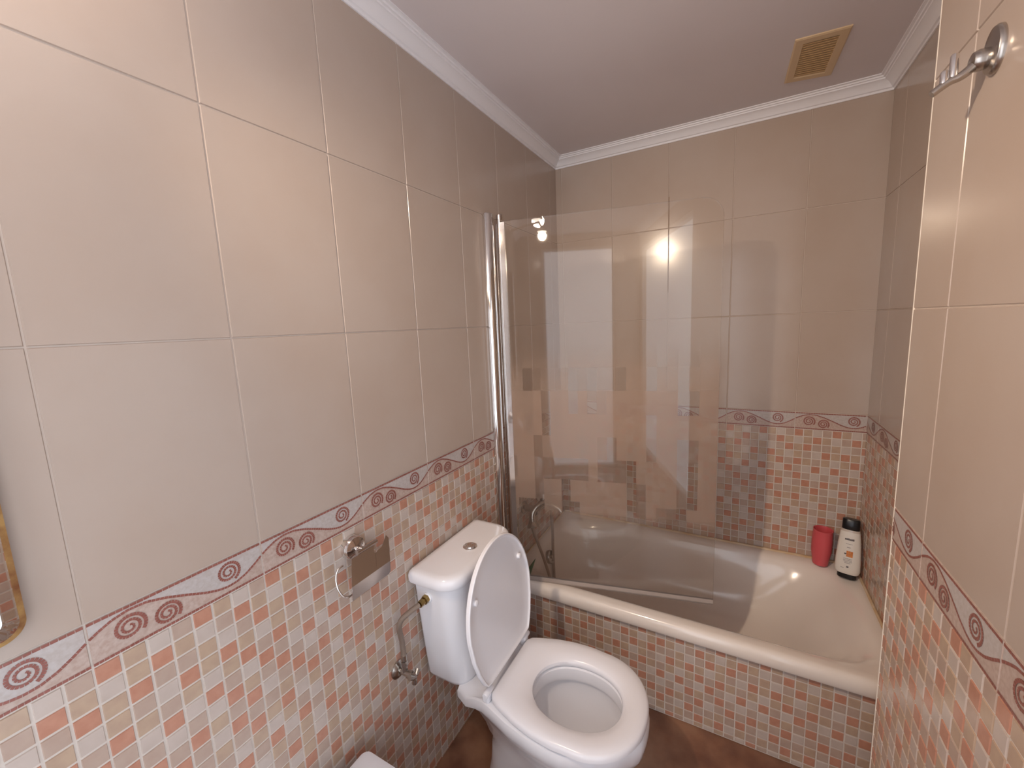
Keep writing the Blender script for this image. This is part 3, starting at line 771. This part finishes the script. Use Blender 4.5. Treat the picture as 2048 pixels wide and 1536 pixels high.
bm = NB(); loft(bm, [bring(.018, .027, .016), bring(.022, .031, .018), bring(.032, .034, .0195), bring(.07, .034, .020), bring(.13, .031, .019), bring(.170, .0275, .018), bring(.180, .0265, .0175)]); obj('bottle_body', bm, M['bwhite'], sh)
bm = NB(); loft(bm, [bring(.180, .0265, .0175), bring(.188, .025, .017), bring(.190, .021, .015)]); obj('bottle_shoulder', bm, M['clear'], sh)
bm = NB(); loft(bm, [bring(.188, .0225, .0165), bring(.190, .024, .018), bring(.226, .0235, .018), bring(.229, .0215, .016)]); obj('cap', bm, M['black'], sh)
lab = NB()
def mark(a0, a1, h0, h1, mi, d=.0206, sk=0):
    pts = [(a0, h0), (a1, h0 + sk), (a1, h1 + sk), (a0, h1)]
    vs_ = []
    for a, h in pts:
        # ride on the bottle's curved face
        hw = .034 if h < .07 else .034 - (h - .07) / .1 * .006; dp = .020 if h < .1 else .020 - (h - .1) / .07 * .002
        dd = dp * (1 - min(.98, abs(a) / hw) ** 2.6) ** (1 / 2.6) + .0005
        vs_.append(lab.verts.new(bp(a, h, dd)))
    lab.faces.new(vs_).material_index = mi
for i in range(6): mark(-.014 + i * .0047, -.0095 + i * .0047, .149, .155 + (i % 3) * .0008, 0)
for i in range(5): mark(-.010 + i * .0042, -.0068 + i * .0042, .134, .136, 1)
mark(-.006, .005, .120, .123, 1)
random.seed(3)
for i in range(3):
    for j in range(3): mark(-.006 + i * .0065, .0003 + i * .0065, .086 + j * .0075, .0935 + j * .0075, 2)
mark(-.0125, -.0062, .094, .099, 0)
for k, (a, b) in enumerate(((-.013, .013), (-.014, .012), (-.012, .013), (-.009, .009))):
    for i in range(8): mark(a + (b - a) * i / 8, a + (b - a) * (i + .78) / 8, .0765 - k * .0055, .0795 - k * .0055, 1)
mark(-.003, .004, .044, .050, 0); mark(-.020, -.010, .040, .042, 1)
obj('label_print', lab, [M['ink'], M['ink2'], M['orange']], sh, smooth=False, label='printed label with dark title and orange fruit picture', recalc=False)

# ------------------------------------------------------------------ things half hidden behind the toilet lid
gt = thing('squeeze_tube', 'green plastic tube leaning behind the raised toilet lid', 'tube', (.088, -.03, TZ))
bm = NB(); b0 = Vector((.080, -.030, TZ + .002)); tv = Vector((.042, -.004, .080))
rs = []
for k in range(7):
    f = k / 6; c = b0 + tv * f
    rs.append([c + Vector((.6, .8, 0)) * (.014 * (1 - f) + .0012) * cos(2 * pi * i / 20) + Vector((-.8, .6, 0)) * (.012 * (1 - f) ** 1.0 + .001) * sin(2 * pi * i / 20) for i in range(20)])
loft(bm, rs); obj('tube_body', bm, M['green'], gt)
bk = thing('dark_bottle', 'small black capped bottle almost hidden behind toilet lid', 'bottle', (.062, -.020, TZ))
bm = NB(); lathe(bm, (.040, .005, TZ + .001), (0, 0, 1), [(0, .014), (.002, .016), (.05, .016), (.058, .010), (.060, .009)], 24); obj('bottle_body', bm, M['clear'], bk)
bm = NB(); lathe(bm, (.040, .005, TZ + .059), (0, 0, 1), [(0, .0105), (.03, .0105), (.033, .008)], 24); obj('cap', bm, M['black'], bk)
